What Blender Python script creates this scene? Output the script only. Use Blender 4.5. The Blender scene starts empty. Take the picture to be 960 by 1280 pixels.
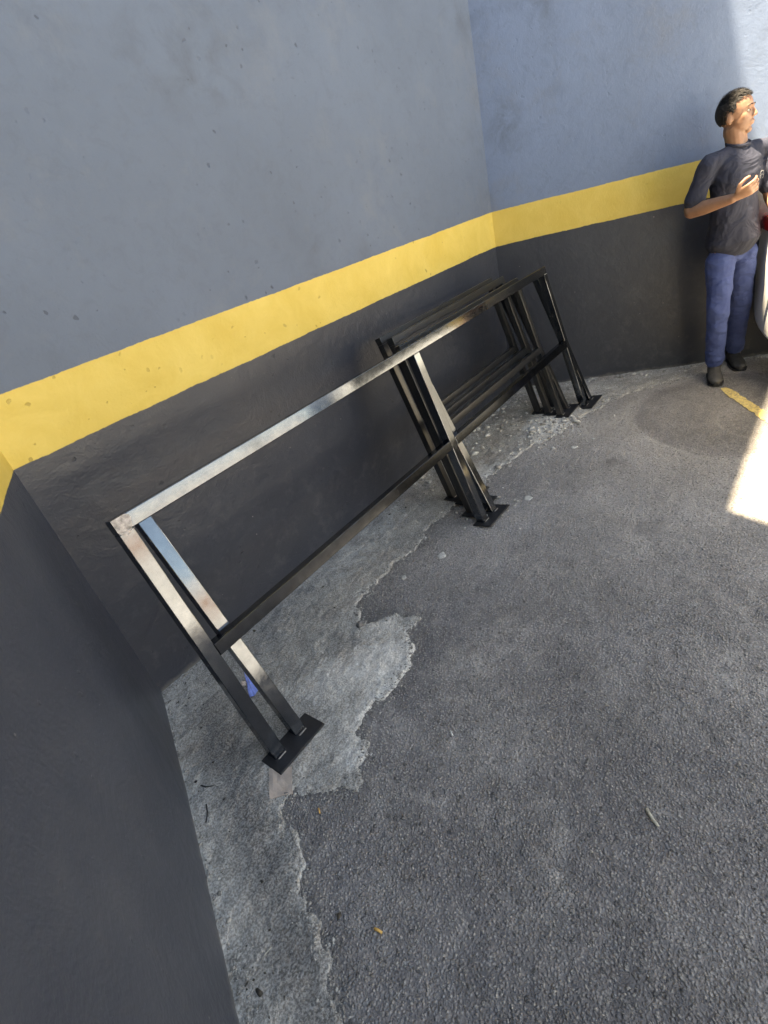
import bpy, bmesh, math, random
import numpy as np
from mathutils import Vector, Matrix

random.seed(7); rng = np.random.default_rng(11)
SC = bpy.context.scene; COL = SC.collection

# ------------------------------------------------------------------ camera
PSI, PITCH, ROLL, CAMH = 0.7855, 0.5192, -0.2685, 1.6289
def cam_axes():
    f = Vector((math.sin(PSI)*math.cos(PITCH), math.cos(PSI)*math.cos(PITCH), -math.sin(PITCH)))
    r = Vector((math.cos(PSI), -math.sin(PSI), 0)); u = r.cross(f)
    return f, r*math.cos(ROLL)+u*math.sin(ROLL), -r*math.sin(ROLL)+u*math.cos(ROLL)
CF, CR, CU = cam_axes()
cd = bpy.data.cameras.new('camera'); cam = bpy.data.objects.new('camera', cd); COL.objects.link(cam)
m = Matrix.Identity(4)
for i in range(3): m[i][0], m[i][1], m[i][2] = CR[i], CU[i], -CF[i]
m[2][3] = CAMH; cam.matrix_world = m
cd.sensor_fit = 'AUTO'; cd.sensor_width = 36.0; cd.lens = 36.0*647.6/1280.0
cd.clip_start = 0.05; cd.clip_end = 500
SC.camera = cam
SC.render.resolution_x, SC.render.resolution_y = 768, 1024

# ------------------------------------------------------------------ world, sun, exposure
SUN_EL = math.radians(70.7); SUN_H = Vector((0.751, -0.660, 0))       # the way the light travels over the ground
w = bpy.data.worlds.new('World'); SC.world = w; w.use_nodes = True
nt = w.node_tree; bg = nt.nodes['Background']; bg.inputs['Strength'].default_value = 0.12
sky = nt.nodes.new('ShaderNodeTexSky'); sky.sky_type = 'NISHITA'; sky.sun_disc = False
sky.sun_elevation = SUN_EL; sky.sun_rotation = math.atan2(-SUN_H.x, -SUN_H.y)
sky.altitude = 700; sky.dust_density = .35; sky.ozone_density = 2.0; sky.air_density = 1.0
nt.links.new(sky.outputs[0], bg.inputs['Color'])
sd_ = bpy.data.lights.new('sun', 'SUN'); sun = bpy.data.objects.new('sun', sd_); COL.objects.link(sun)
sd_.energy = 5.0; sd_.angle = math.radians(0.6); sd_.color = (1.0, 0.98, 0.95)
ld = Vector((SUN_H.x*math.cos(SUN_EL), SUN_H.y*math.cos(SUN_EL), -math.sin(SUN_EL)))
sun.rotation_euler = ld.to_track_quat('-Z', 'Y').to_euler(); sun.location = (0, 0, 12)
SC.view_settings.view_transform = 'Standard'; SC.view_settings.look = 'None'
SC.view_settings.exposure = 3.0;
SC.view_settings.use_white_balance = True; SC.view_settings.white_balance_temperature = 10000; SC.view_settings.white_balance_tint = 8; SC.view_settings.gamma = 1.0

# ------------------------------------------------------------------ helpers
def link(o, parent=None):
    COL.objects.link(o)
    if parent: o.parent = parent
    return o
def tag(o, label=None, cat=None, group=None, kind=None):
    if label: o['label'] = label
    if cat: o['category'] = cat
    if group: o['group'] = group
    if kind: o['kind'] = kind
    return o
def empty(name, loc=(0,0,0), rz=0):
    o = bpy.data.objects.new(name, None); link(o); o.location = loc; o.rotation_euler = (0,0,rz)
    o.empty_display_size = 0.1; return o
def mesh(name, verts, faces, mat=None, parent=None, smooth=False):
    me = bpy.data.meshes.new(name); me.from_pydata([tuple(v) for v in verts], [], faces); me.update()
    if mat: me.materials.append(mat)
    if smooth: me.polygons.foreach_set('use_smooth', [True]*len(me.polygons))
    return link(bpy.data.objects.new(name, me), parent)
def bobj(name, bm, mat=None, parent=None, smooth=False):
    me = bpy.data.meshes.new(name); bmesh.ops.recalc_face_normals(bm, faces=bm.faces[:])
    bm.to_mesh(me); bm.free()
    if mat: me.materials.append(mat)
    if smooth: me.polygons.foreach_set('use_smooth', [True]*len(me.polygons))
    return link(bpy.data.objects.new(name, me), parent)
def add_box(bm, o, ax, ay, az, bevel=0.0, seg=2):
    """box with corner o spanned by three edge vectors"""
    o, ax, ay, az = map(Vector, (o, ax, ay, az)); vs = []
    for k in range(8):
        vs.append(bm.verts.new(o + ax*(k&1) + ay*((k>>1)&1) + az*((k>>2)&1)))
    fs = [bm.faces.new([vs[i] for i in q]) for q in ((0,2,3,1),(4,5,7,6),(0,1,5,4),(2,6,7,3),(0,4,6,2),(1,3,7,5))]
    if bevel:
        es = list({e for f in fs for e in f.edges})
        bmesh.ops.bevel(bm, geom=es, offset=bevel, segments=seg, profile=0.5, affect='EDGES')
def loft(bm, rings, cap=True):
    vr = [[bm.verts.new(p) for p in r] for r in rings]; n = len(vr[0])
    for a, b in zip(vr, vr[1:]):
        for i in range(n): bm.faces.new((a[i], a[(i+1)%n], b[(i+1)%n], b[i]))
    if cap:
        bm.faces.new(vr[0][::-1]); bm.faces.new(vr[-1])
def noise2(x, y, scale, seed=0):
    """smooth value noise, numpy arrays, range about -1..1"""
    g = np.random.default_rng(seed).uniform(-1, 1, (256, 256))
    u, v_ = np.asarray(x)/scale+100.3, np.asarray(y)/scale+77.7
    i, j = np.floor(u).astype(int), np.floor(v_).astype(int); fu, fv = u-i, v_-j
    fu, fv = fu*fu*(3-2*fu), fv*fv*(3-2*fv); a = lambda p, q: g[p % 256, q % 256]
    return (a(i,j)*(1-fu)+a(i+1,j)*fu)*(1-fv)+(a(i,j+1)*(1-fu)+a(i+1,j+1)*fu)*fv
def fbm(x, y, scale, seed=0, oct=4, gain=.5):
    s, amp, out = scale, 1.0, 0
    for k in range(oct): out = out+amp*noise2(x, y, s, seed+k); s *= .5; amp *= gain
    return out

class NB:
    """small node builder"""
    def __init__(s, name):
        s.m = bpy.data.materials.new(name); s.m.use_nodes = True; s.t = s.m.node_tree
        s.b = s.t.nodes['Principled BSDF']; s._p = None
    def n(s, typ, **kw):
        nd = s.t.nodes.new(typ)
        for k, v_ in kw.items(): setattr(nd, k, v_)
        return nd
    def put(s, sock, val):
        if isinstance(val, bpy.types.NodeSocket): s.t.links.new(val, sock)
        elif isinstance(val, (tuple, list)) and len(val) == 3 and sock.type == 'RGBA': sock.default_value = (*val, 1)
        else: sock.default_value = val
    def pos(s):
        if s._p is None: s._p = s.n('ShaderNodeNewGeometry').outputs['Position']
        return s._p
    def obj(s): return s.n('ShaderNodeTexCoord').outputs['Object']
    def noise(s, scale, detail=4, rough=.55, vec=None, dist=0):
        nd = s.n('ShaderNodeTexNoise'); s.put(nd.inputs['Vector'], vec if vec is not None else s.pos())
        nd.inputs['Scale'].default_value = scale; nd.inputs['Detail'].default_value = detail
        nd.inputs['Roughness'].default_value = rough; nd.inputs['Distortion'].default_value = dist
        return nd.outputs['Fac']
    def voro(s, scale, feature='F1', vec=None, out='Distance', rnd=1.0):
        nd = s.n('ShaderNodeTexVoronoi', feature=feature); s.put(nd.inputs['Vector'], vec if vec is not None else s.pos())
        nd.inputs['Scale'].default_value = scale; nd.inputs['Randomness'].default_value = rnd
        return nd.outputs[out]
    def math(s, op, a, b=0.0, c=None, clamp=False):
        nd = s.n('ShaderNodeMath', operation=op, use_clamp=clamp); s.put(nd.inputs[0], a); s.put(nd.inputs[1], b)
        if c is not None: s.put(nd.inputs[2], c)
        return nd.outputs[0]
    def ramp(s, val, lo, hi, a=0.0, b=1.0, smooth=False):
        nd = s.n('ShaderNodeMapRange', interpolation_type='SMOOTHSTEP' if smooth else 'LINEAR'); s.put(nd.inputs[0], val)
        for i, x in zip((1,2,3,4), (lo, hi, a, b)): s.put(nd.inputs[i], x)
        return nd.outputs[0]
    def mix(s, f, a, b, mode='MIX'):
        nd = s.n('ShaderNodeMix', data_type='RGBA', blend_type=mode); s.put(nd.inputs['Factor'], f)
        s.put(nd.inputs['A'], a) if 0 else s.put(nd.inputs[6], a); s.put(nd.inputs[7], b); return nd.outputs[2]
    def bump(s, h, strength=.3, dist=.01, nrm=None):
        nd = s.n('ShaderNodeBump'); s.put(nd.inputs['Height'], h); nd.inputs['Strength'].default_value = strength
        nd.inputs['Distance'].default_value = dist
        if nrm is not None: s.put(nd.inputs['Normal'], nrm)
        return nd.outputs[0]
    def attr(s, name): return s.n('ShaderNodeAttribute', attribute_name=name).outputs['Fac']
    def out(s, color=None, rough=None, normal=None, metal=None, **kw):
        for k, v_ in (('Base Color', color), ('Roughness', rough), ('Normal', normal), ('Metallic', metal)):
            if v_ is not None: s.put(s.b.inputs[k], v_)
        for k, v_ in kw.items(): s.put(s.b.inputs[k.replace('_', ' ')], v_)
        return s.m
def flat(name, c, rough=.6, metal=0.0, var=.12, scale=20, bump=0.0, **kw):
    b = NB(name); f = b.noise(scale, 4, vec=b.obj())
    col = b.mix(b.ramp(f, .3, .7), tuple(x*(1-var) for x in c), tuple(min(1, x*(1+var)) for x in c))
    nrm = b.bump(b.noise(scale*4, 4, vec=b.obj()), bump, .004) if bump else None
    return b.out(col, rough, nrm, metal, **kw)

# ------------------------------------------------------------------ layout (metres, ground z = 0)
WY, AX, BX = 2.1015, 0.4196, 4.0503            # long wall plane, its left and right corners
Z1, Z2, WH = 1.1605, 1.3957, 8.1
TC, TD = 1.1824, 1.1773
DC = Vector((math.cos(TC), -math.sin(TC), 0)); DD = Vector((-math.cos(TD), -math.sin(TD), 0))

# ------------------------------------------------------------------ materials
def wall_material(name, grey=(.102,.129,.176), pits=1.0, base=1.0, relief=.5):
    b = NB(name); z = b.n('ShaderNodeSeparateXYZ'); b.put(z.inputs[0], b.pos()); z = z.outputs[2]
    zz = b.math('ADD', z, b.math('MULTIPLY', b.math('SUBTRACT', b.noise(38, 3), .5), .007))
    zz = b.math('ADD', zz, b.math('MULTIPLY', b.math('SUBTRACT', b.noise(4, 2), .5), .012))
    big = b.noise(1.3, 5, .6); mid = b.noise(6, 6, .65, dist=.6); fine = b.noise(90, 5, .6)
    g = b.mix(b.ramp(big, .3, .7), tuple(x*.9 for x in grey), tuple(x*1.08 for x in grey))
    smudge = b.ramp(b.math('MULTIPLY', b.ramp(b.noise(1.7, 3, .6), .5, .68), b.ramp(mid, .42, .7)), 0, 1, 0, .62)
    g = b.mix(smudge, g, (.060,.068,.082))
    g = b.mix(b.ramp(b.noise(13, 7, .8, dist=.8), .50, .70, 0, .22), g, (.055,.066,.085)); g = b.mix(b.ramp(b.noise(2.4, 6, .7), .54, .70, 0, .4), g, (.15,.16,.18))
    yl = b.mix(b.ramp(mid, .3, .75), (.57,.395,.08), (.66,.48,.125))
    yl = b.mix(b.ramp(b.noise(14, 5, .7), .6, .8, 0, .35), yl, (.60,.42,.13))
    dk = b.mix(b.ramp(big, .3, .7), tuple(x*base for x in (.026,.030,.041)), tuple(x*base for x in (.040,.044,.055)))
    dust = b.math('MULTIPLY', b.ramp(b.noise(9, 7, .75), .52, .8), b.ramp(z, 0, .9, 1, .25))
    dk = b.mix(b.math('MULTIPLY', dust, .4), dk, (.17,.166,.16))
    dk = b.mix(b.ramp(b.math('ADD', z, b.math('MULTIPLY', b.noise(22, 4), .05)), .03, .055, .75, 0), dk, (.15,.145,.135))
    scuff = b.ramp(b.voro(9.0), .022, .034, 1, 0)
    scuff = b.math('ADD', b.math('MULTIPLY', scuff, b.ramp(b.noise(2.2, 2), .42, .55)), b.math('MULTIPLY', b.ramp(b.noise(55, 3, .8, dist=2), .70, .74), b.ramp(b.noise(3.4, 2), .52, .62)), clamp=True)
    dk = b.mix(scuff, dk, (.22,.21,.2))
    c1 = b.ramp(zz, Z1-.0015, Z1+.0015); c2 = b.ramp(zz, Z2-.0015, Z2+.0015)
    col = b.mix(c2, b.mix(c1, dk, yl), g)
    dv = b.n('ShaderNodeVectorMath', operation='ADD'); nc = b.n('ShaderNodeTexNoise'); b.put(nc.inputs['Vector'], b.pos()); nc.inputs['Scale'].default_value = 30
    b.put(dv.inputs[0], b.pos()); sc_ = b.n('ShaderNodeVectorMath', operation='SCALE'); b.put(sc_.inputs[0], nc.outputs['Color']); sc_.inputs['Scale'].default_value = .03; b.put(dv.inputs[1], sc_.outputs[0])
    vv_ = b.n('ShaderNodeTexVoronoi'); b.put(vv_.inputs['Vector'], dv.outputs[0]); vv_.inputs['Scale'].default_value = 24
    cs = b.n('ShaderNodeSeparateColor'); b.put(cs.inputs[0], vv_.outputs['Color'])
    pr = b.math('SUBTRACT', b.math('MULTIPLY', b.ramp(cs.outputs[0], .55, 1), .26), vv_.outputs['Distance'])
    pit = b.math('MULTIPLY', b.ramp(pr, 0, .06), b.ramp(b.noise(2.1, 4, .7), .45, .62, .12, 1))
    col = b.mix(b.math('MULTIPLY', pit, .55*pits), col, b.mix(.65, col, (0,0,0)))
    h = b.math('ADD', b.math('MULTIPLY', fine, .25), b.math('MULTIPLY', b.noise(22, 5, .6), .5))
    h = b.math('ADD', h, b.math('MULTIPLY', b.noise(5, 5, .6, dist=1.0), .9)); h = b.math('SUBTRACT', h, b.math('MULTIPLY', pit, .9*pits))
    stm = b.n('ShaderNodeMapping'); b.put(stm.inputs[0], b.pos()); stm.inputs['Scale'].default_value = (1, 1, .10); sk = b.noise(5, 3, .5, vec=stm.outputs[0])
    rough = b.mix(c1, b.ramp(b.math('ADD', b.math('MULTIPLY', sk, .7), b.math('MULTIPLY', b.noise(3, 4), .3)), .3, .7, .34, .46), (.62,.62,.62))
    return b.out(col, rough, b.bump(h, relief, .012), Specular_IOR_Level=.42)
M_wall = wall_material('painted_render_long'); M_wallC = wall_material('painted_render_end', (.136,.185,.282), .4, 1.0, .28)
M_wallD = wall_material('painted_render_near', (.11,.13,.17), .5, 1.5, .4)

def asphalt():
    b = NB('asphalt'); worn = b.attr('worn'); dark = b.attr('dark')
    v1 = b.voro(105); v2 = b.voro(190); vc = b.n('ShaderNodeTexVoronoi'); b.put(vc.inputs['Vector'], b.pos()); vc.inputs['Scale'].default_value = 105
    st = b.n('ShaderNodeSeparateColor'); b.put(st.inputs[0], vc.outputs['Color']); st = st.outputs[0]
    big = b.noise(1.1, 5, .6); mid = b.noise(5, 6, .65)
    c = b.mix(b.ramp(big, .3, .7), (.165,.155,.158), (.34,.32,.31))
    c = b.mix(b.ramp(b.noise(2.6, 7, .75, dist=.6), .50, .66, 0, .55), c, (.44,.41,.385)); c = b.mix(b.ramp(b.noise(19, 5, .75), .52, .66, 0, .45), c, (.46,.43,.40)); c = b.mix(b.ramp(b.noise(8, 5, .7), .36, .48, .4, 0), c, (.10,.093,.094)); vb = b.n('ShaderNodeTexVoronoi'); b.put(vb.inputs['Vector'], b.pos()); vb.inputs['Scale'].default_value = 48
    bs = b.n('ShaderNodeSeparateColor'); b.put(bs.inputs[0], vb.outputs['Color']); big_st = b.math('MULTIPLY', b.ramp(vb.outputs['Distance'], .26, .36, 1, 0), b.ramp(bs.outputs[1], .58, .62))
    c = b.mix(b.math('MULTIPLY', big_st, .75), c, b.mix(bs.outputs[2], (.10,.095,.09), (.46,.43,.39)))
    stone = b.math('MULTIPLY', b.ramp(v1, .25, .42, 1, 0), b.ramp(st, .25, 1.0, 0, .85))
    c = b.mix(stone, c, (.48,.45,.42))
    c = b.mix(b.math('MULTIPLY', b.ramp(v1, .42, .62), .5), c, (.10,.093,.094))
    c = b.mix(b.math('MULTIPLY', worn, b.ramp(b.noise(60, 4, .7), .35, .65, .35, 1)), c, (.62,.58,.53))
    c = b.mix(dark, c, (.10,.096,.092))
    spk = b.math('MULTIPLY', b.ramp(b.voro(31), .07, .1, 1, 0), b.ramp(b.noise(13, 2), .56, .62))
    c = b.mix(b.math('MULTIPLY', spk, .7), c, (.40,.39,.36))
    h = b.math('ADD', b.math('MULTIPLY', b.ramp(v1, 0, .6, 1, 0, True), .8), b.math('ADD', b.math('MULTIPLY', b.ramp(v2, 0, .6, 1, 0), .4), b.math('MULTIPLY', big_st, .7)))
    h = b.math('ADD', h, b.math('MULTIPLY', b.noise(240, 3), .25)); h = b.math('MULTIPLY', h, b.ramp(b.noise(3.1, 4), .3, .7, .45, 1.15))
    return b.out(c, b.ramp(mid, .3, .7, .62, .8), b.bump(h, 1.0, .0105), Specular_IOR_Level=.4)
M_asph = asphalt()
def concrete():
    b = NB('rough_concrete'); e = b.attr('edge'); dk = b.attr('dirt'); pl = b.attr('pale')
    n1 = b.noise(6, 9, .78, dist=.4); n2 = b.noise(70, 6, .8); n3 = b.noise(200, 4, .7)
    c = b.mix(b.ramp(n1, .38, .62), (.21,.197,.175), (.48,.452,.405))
    c = b.mix(b.ramp(n2, .54, .66, 0, .6), c, (.66,.63,.57))
    c = b.mix(b.ramp(n2, .34, .46, .6, 0), c, (.14,.132,.122))
    c = b.mix(b.math('MULTIPLY', dk, b.ramp(n1, .3, .7, .95, .7)), c, (.105,.098,.094))
    c = b.mix(b.math('MULTIPLY', pl, b.ramp(n1, .2, .55, .75, 1)), c, b.mix(b.ramp(n2, .4, .6), (.54,.515,.47), (.92,.89,.83)))
    c = b.mix(b.math('MULTIPLY', e, b.ramp(b.noise(18, 5, .7), .40, .62, 0, .9)), c, (.72,.69,.64))
    c = b.mix(b.ramp(b.noise(95, 5, .75), .62, .70, 0, .6), c, (.11,.104,.098))
    gr = b.ramp(b.noise(150, 3, .6), .40, .60); gr2 = b.ramp(b.noise(60, 2, .5), .40, .60)
    c = b.mix(gr, b.mix(.28, c, (.06,.056,.05)), b.mix(.22, c, (.95,.92,.86)))
    c = b.mix(b.math('MULTIPLY', b.ramp(gr2, 0, .5, 1, 0), .22), c, b.mix(.6, c, (.07,.066,.06)))
    warm = b.ramp(b.noise(3.3, 3), .56, .7, 0, .35); c = b.mix(warm, c, b.mix(.5, c, (.36,.26,.19)))
    h = b.math('ADD', b.math('MULTIPLY', n2, 1.0), b.math('ADD', b.math('MULTIPLY', gr, .35), b.math('MULTIPLY', gr2, .4)))
    return b.out(c, .85, b.bump(h, .7, .0055), Specular_IOR_Level=.25)
M_conc = concrete()
def steel():
    b = NB('glossy_dark_steel'); n = b.noise(26, 6, .7, vec=b.obj())
    c = b.mix(b.ramp(n, .3, .7), (.098,.108,.124), (.130,.140,.156))
    c = b.mix(b.ramp(b.noise(70, 6, .7, vec=b.obj()), .6, .75, 0, .6), c, (.06,.06,.062))
    r = b.ramp(b.noise(22, 5, .65, vec=b.obj()), .3, .7, .06, .15)
    return b.out(c, r, b.bump(b.noise(60, 4, vec=b.obj()), .03, .002), .95)
M_steel = steel(); M_rail = flat('black_gloss_rail', (.048,.053,.062), .13, .95, .25, 30)
M_black = NB('dull_black_steel')
M_black = M_black.out(M_black.mix(M_black.ramp(M_black.noise(9, 4, .6), .4, .7), (.016,.016,.017), (.021,.021,.021)),
                      .3, None, .0, Specular_IOR_Level=.6)
M_plate = flat('matt_black_plate', (.014,.014,.016), .5, 0, .3, 30, .1)
M_weld = flat('ground_weld_metal', (.22,.205,.20), .34, .9, .5, 60, .5)
M_weldseam = flat('weld_seam', (.35,.33,.31), .45, .8, .3, 120, .6)

# ------------------------------------------------------------------ concrete outline (plan view)
PTS = [(-.62,-.45),(-.30,.10),(.085,.758)]     # filled in below from the measured edge
def unproj(px, py, z=0.0):
    d = CF + CR*((px-480)/647.6) - CU*((py-640)/647.6); t = (z-CAMH)/d.z
    return (d.x*t, d.y*t)
EDGE_PX = [(424,1277),(416,1242),(423,1222),(398,1167),(381,1143),(375,1094),(368,1047),(350,1032),(352,1000),(367,986),(408,990),(446,982),
           (458,944),(452,915),(460,890),(483,869),(508,836),(517,811),(504,790),(529,773),(496,769),(470,778),(452,776),(450,757),(467,732),
           (487,711),(512,694),(527,682),(533,665),(544,652),(560,640),(585,618),(618,592),(640,575),(668,556),(690,548),(706,536),(722,524),
           (745,514),(768,499),(800,488),(850,474),(880,466)]
EDGE = [(-1.3,-1.7),(-.50,-.25)]+[unproj(*p) for p in EDGE_PX]+[(4.70,.45),(5.6,-1.7)]
def seg_sd(x, y):
    """distance to the edge polyline, positive on the yard side"""
    best = np.full(x.shape, 1e9); sgn = np.ones(x.shape)
    for (ax, ay), (bx, by) in zip(EDGE, EDGE[1:]):
        dx, dy = bx-ax, by-ay; L = dx*dx+dy*dy+1e-12
        t = np.clip(((x-ax)*dx+(y-ay)*dy)/L, 0, 1); d = np.hypot(x-ax-t*dx, y-ay-t*dy)
        best = np.minimum(best, d)
    # even-odd test against polygon closed on the wall side
    poly = EDGE+[(7,-1.7),(7,4),(-3,4),(-3,-1.7)]; ins = np.zeros(x.shape, bool)
    for (ax, ay), (bx, by) in zip(poly, poly[1:]+poly[:1]):
        c = ((ay > y) != (by > y)) & (x < (bx-ax)*(y-ay)/(by-ay+1e-12)+ax); ins ^= c
    return np.where(ins, -best, best)

# ------------------------------------------------------------------ ground
def lines(lo, hi, step, outs):
    a = np.arange(lo, hi, step); o = np.array(outs)
    return np.concatenate([lo-o[::-1], a, hi+o])
def grid_mesh(name, xs, ys, zf, mat, attrs=(), parent=None, keep=None):
    X, Y = np.meshgrid(xs, ys, indexing='ij'); Z = zf(X, Y); nx, ny = X.shape
    V = np.stack([X, Y, Z], -1).reshape(-1, 3)
    i = np.arange(nx*ny).reshape(nx, ny); Q = np.stack([i[:-1,:-1], i[1:,:-1], i[1:,1:], i[:-1,1:]], -1).reshape(-1, 4)
    if keep is not None:
        k = keep(X, Y).reshape(-1); Q = Q[k[Q].all(1)]
        used = np.zeros(len(V), bool); used[Q.reshape(-1)] = True; remap = np.cumsum(used)-1; V = V[used]; Q = remap[Q]
    else: used = np.ones(len(V), bool)
    me = bpy.data.meshes.new(name); me.vertices.add(len(V)); me.vertices.foreach_set('co', V.reshape(-1).astype(np.float32))
    me.loops.add(len(Q)*4); me.loops.foreach_set('vertex_index', Q.reshape(-1).astype(np.int32))
    me.polygons.add(len(Q)); me.polygons.foreach_set('loop_start', np.arange(0, len(Q)*4, 4, dtype=np.int32))
    me.update(); me.validate(); me.polygons.foreach_set('use_smooth', [True]*len(me.polygons))
    for nm, fn in attrs:
        a = me.attributes.new(nm, 'FLOAT', 'POINT'); a.data.foreach_set('value', np.asarray(fn(X, Y), np.float32).reshape(-1)[used])
    me.materials.append(mat); return link(bpy.data.objects.new(name, me), parent)
outs = [.05,.15,.4,1,2,4,8,15,30,60]
def gz(X, Y): return .0035*fbm(X, Y, .5, 3, 3)+.0016*noise2(X, Y, .035, 9)+.0012*noise2(X, Y, .018, 19)
SPOTS = [(1.62,.04,.16,.75),(1.45,.22,.10,.35),(.63,.35,.05,.9),(.66,.42,.13,.5),(.50,.33,.06,.4),(.545,.90,.06,.6),(.60,.80,.08,.5),(.78,1.0,.12,.45),(1.05,.75,.18,.3),
         (1.35,.8,.22,.3),(.95,.15,.1,.3),(.85,.70,.22,.45),(1.15,.95,.2,.40),(1.9,.15,.28,.5),(2.2,.35,.25,.4),(.30,.75,.12,.4),(1.3,.35,.2,.3),(2.2,.9,.25,.22),(.35,.55,.06,.25)]
def worn(X, Y):  # real wear and scuffs, plus a painted brightening for glare
    wv = np.zeros(X.shape); jx = X+.09*fbm(X, Y, .10, 31, 4); jy = Y+.09*fbm(X, Y, .10, 41, 4)
    for sx, sy, r, a in SPOTS: wv = np.maximum(wv, .95*a*np.exp(-((jx-sx)**2+(jy-sy)**2)/(r*r*.55))*(.7+.5*noise2(X, Y, .035, 171)))
    r = np.hypot(X-3.74, Y-.33)+.02*noise2(X, Y, .2, 5)
    wv = np.maximum(wv, .75*np.exp(-((r-.68)/.022)**2)*(noise2(X, Y, .3, 8)*.4+.6)*(X < 3.95))
    r2 = np.hypot(X-3.62, Y-.17)+.02*noise2(X, Y, .15, 6)
    wv = np.maximum(wv, .7*np.exp(-((r2-.31)/.014)**2)*(noise2(X, Y, .2, 18)*.4+.6))
    t = np.abs((X-3.68)*(-.47)-(Y-.98)*.32)/.57          # pale straight scratch
    wv = np.maximum(wv, .4*np.exp(-(t/.012)**2)*((X > 3.3) & (X < 4.05)))
    s = seg_sd(X, Y)
    wv = np.maximum(wv, .25*np.exp(-np.maximum(s, 0)/.02)*(noise2(X, Y, .06, 12)*.5+.5))
    wv = np.maximum(wv, .32*np.exp(-np.maximum(s, 0)/.12)*(noise2(X, Y, .04, 13) > .35))
    wv = np.maximum(wv, np.clip((X-1.2)/2.2, 0, 1)*np.clip(.60+.2*fbm(X, Y, .45, 151, 4), 0, .9)*(1-.75*np.clip((.70-r)/.06, 0, 1)))  # ground painted paler to the right, standing for glare and nearby sun
    return np.clip(wv, 0, 1)
def dark(X, Y):
    r = np.hypot(X-3.74, Y-.33); d = .42*(r < .66)*np.clip((.66-r)/.08, 0, 1)
    jx, jy = X+.05*fbm(X, Y, .06, 231, 4), Y+.05*fbm(X, Y, .06, 241, 4)
    for sx, sy, rr, a in ((2.3,.55,.07,.5),(1.9,.25,.05,.45),(1.25,.12,.05,.5),(2.9,.9,.06,.5),(.9,.45,.04,.5),(1.05,.42,.28,.40),(.75,.72,.2,.4),(.35,.25,.4,.25)):
        d = np.maximum(d, a*np.exp(-((jx-sx)**2+(jy-sy)**2)/(rr*rr)))
    sd = seg_sd(X, Y); d = np.maximum(d, .7*np.exp(-np.maximum(sd, 0)/.045)*(X < 2.4))
    return np.clip(d*(.75+.35*fbm(X, Y, .2, 51, 3)), 0, 1)
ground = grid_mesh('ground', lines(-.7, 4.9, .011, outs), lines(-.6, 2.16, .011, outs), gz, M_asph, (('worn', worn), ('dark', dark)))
tag(ground, 'dark worn asphalt yard with pale scuffs', kind='structure')

def cz(X, Y):
    s = seg_sd(X, Y)+.022*fbm(X, Y, .07, 61, 5, .62)
    t = np.clip(-s/.012, -1, 1); body = .0065+.004*fbm(X, Y, .09, 71, 4)+.003*noise2(X, Y, .02, 73)
    return gz(X, Y)*.6+np.where(t > 0, np.minimum(1, t*1.6)*np.maximum(body, .001)+.0006, t*.02)
def cedge(X, Y):
    s = seg_sd(X, Y)+.022*fbm(X, Y, .07, 61, 5, .62); e = np.exp(-np.maximum(-s, 0)/.018)*(.7+.4*noise2(X, Y, .05, 81))
    lobes = .85*np.exp(-((X-1.03)**2+(Y-1.22)**2)/.17**2)+.55*np.exp(-((X-.62)**2+(Y-1.13)**2)/.10**2)+.4*np.exp(-((X-.85)**2+(Y-1.35)**2)/.16**2)
    foot = .75*np.exp(-np.abs((X-AX)*DD.y-(Y-WY)*DD.x)/.05)*(Y < 2.0)
    lobes = lobes+.55*np.exp(-((X-3.35)**2+(Y-1.52)**2)/.16**2)+.4*np.exp(-((X-2.7)**2+(Y-1.62)**2)/.18**2)
    return np.clip(np.maximum(e*.9, foot), 0, 1)
def cpale(X, Y):
    jx = X+.05*fbm(X, Y, .1, 131, 4); jy = Y+.05*fbm(X, Y, .1, 141, 4); v_ = np.zeros(X.shape)
    for cx, cy, r, a_ in ((1.08,1.20,.13,1.0),(.98,1.27,.12,.9),(.90,1.17,.11,.8),(.62,1.10,.07,.7),(.75,1.17,.09,.45),(.82,1.40,.12,.5),(1.2,1.42,.1,.4),(3.35,1.50,.16,.9),(2.9,1.45,.09,.7),(2.45,1.62,.1,.6),(1.45,1.50,.09,.5),(3.15,1.42,.1,.5),(2.65,1.62,.12,.55),(2.45,1.55,.08,.4),(1.6,1.40,.07,.45),(1.8,1.38,.06,.5)):
        v_ = np.maximum(v_, a_/(1+np.exp((np.hypot(jx-cx, jy-cy)-r)/.014)))
    return np.clip(v_, 0, 1)
def cdirt(X, Y):
    q = (X-AX)*(-DD.y)+(Y-WY)*DD.x                        # distance out from the near wall
    d = np.exp(-((q-.17)/.08)**2)*(Y < 1.85)*1.0+.55*np.maximum(fbm(X, Y, .12, 91, 5), 0)
    d = np.maximum(d, .55*np.exp(-((X-.95)**2+(Y-1.95)**2)/.35**2)); d = np.maximum(d, .6*np.exp(-((X-1.9)**2+(Y-1.55)**2)/.22**2))
    d = np.maximum(d, .6*np.exp(-((X-2.9)**2+(Y-1.35)**2)/.16**2))
    return np.clip(d, 0, 1)
apron = grid_mesh('concrete_apron', np.arange(-1.25, 5.5, .009), np.arange(-1.6, 2.2, .009), cz, M_conc, (('edge', cedge), ('dirt', cdirt), ('pale', cpale)),
                  keep=lambda X, Y: (seg_sd(X, Y) < .07) & ((X-AX)*(-DD.y)+(Y-WY)*DD.x > -.1) & (((X-BX)*DC.y-(Y-WY)*DC.x) > -.1) if False else (seg_sd(X, Y) < .07) & ((X-AX)*(-DD.y)+(Y-WY)*DD.x > -.1))
tag(apron, 'pale broken concrete strip along the foot of the walls', kind='structure')

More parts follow.
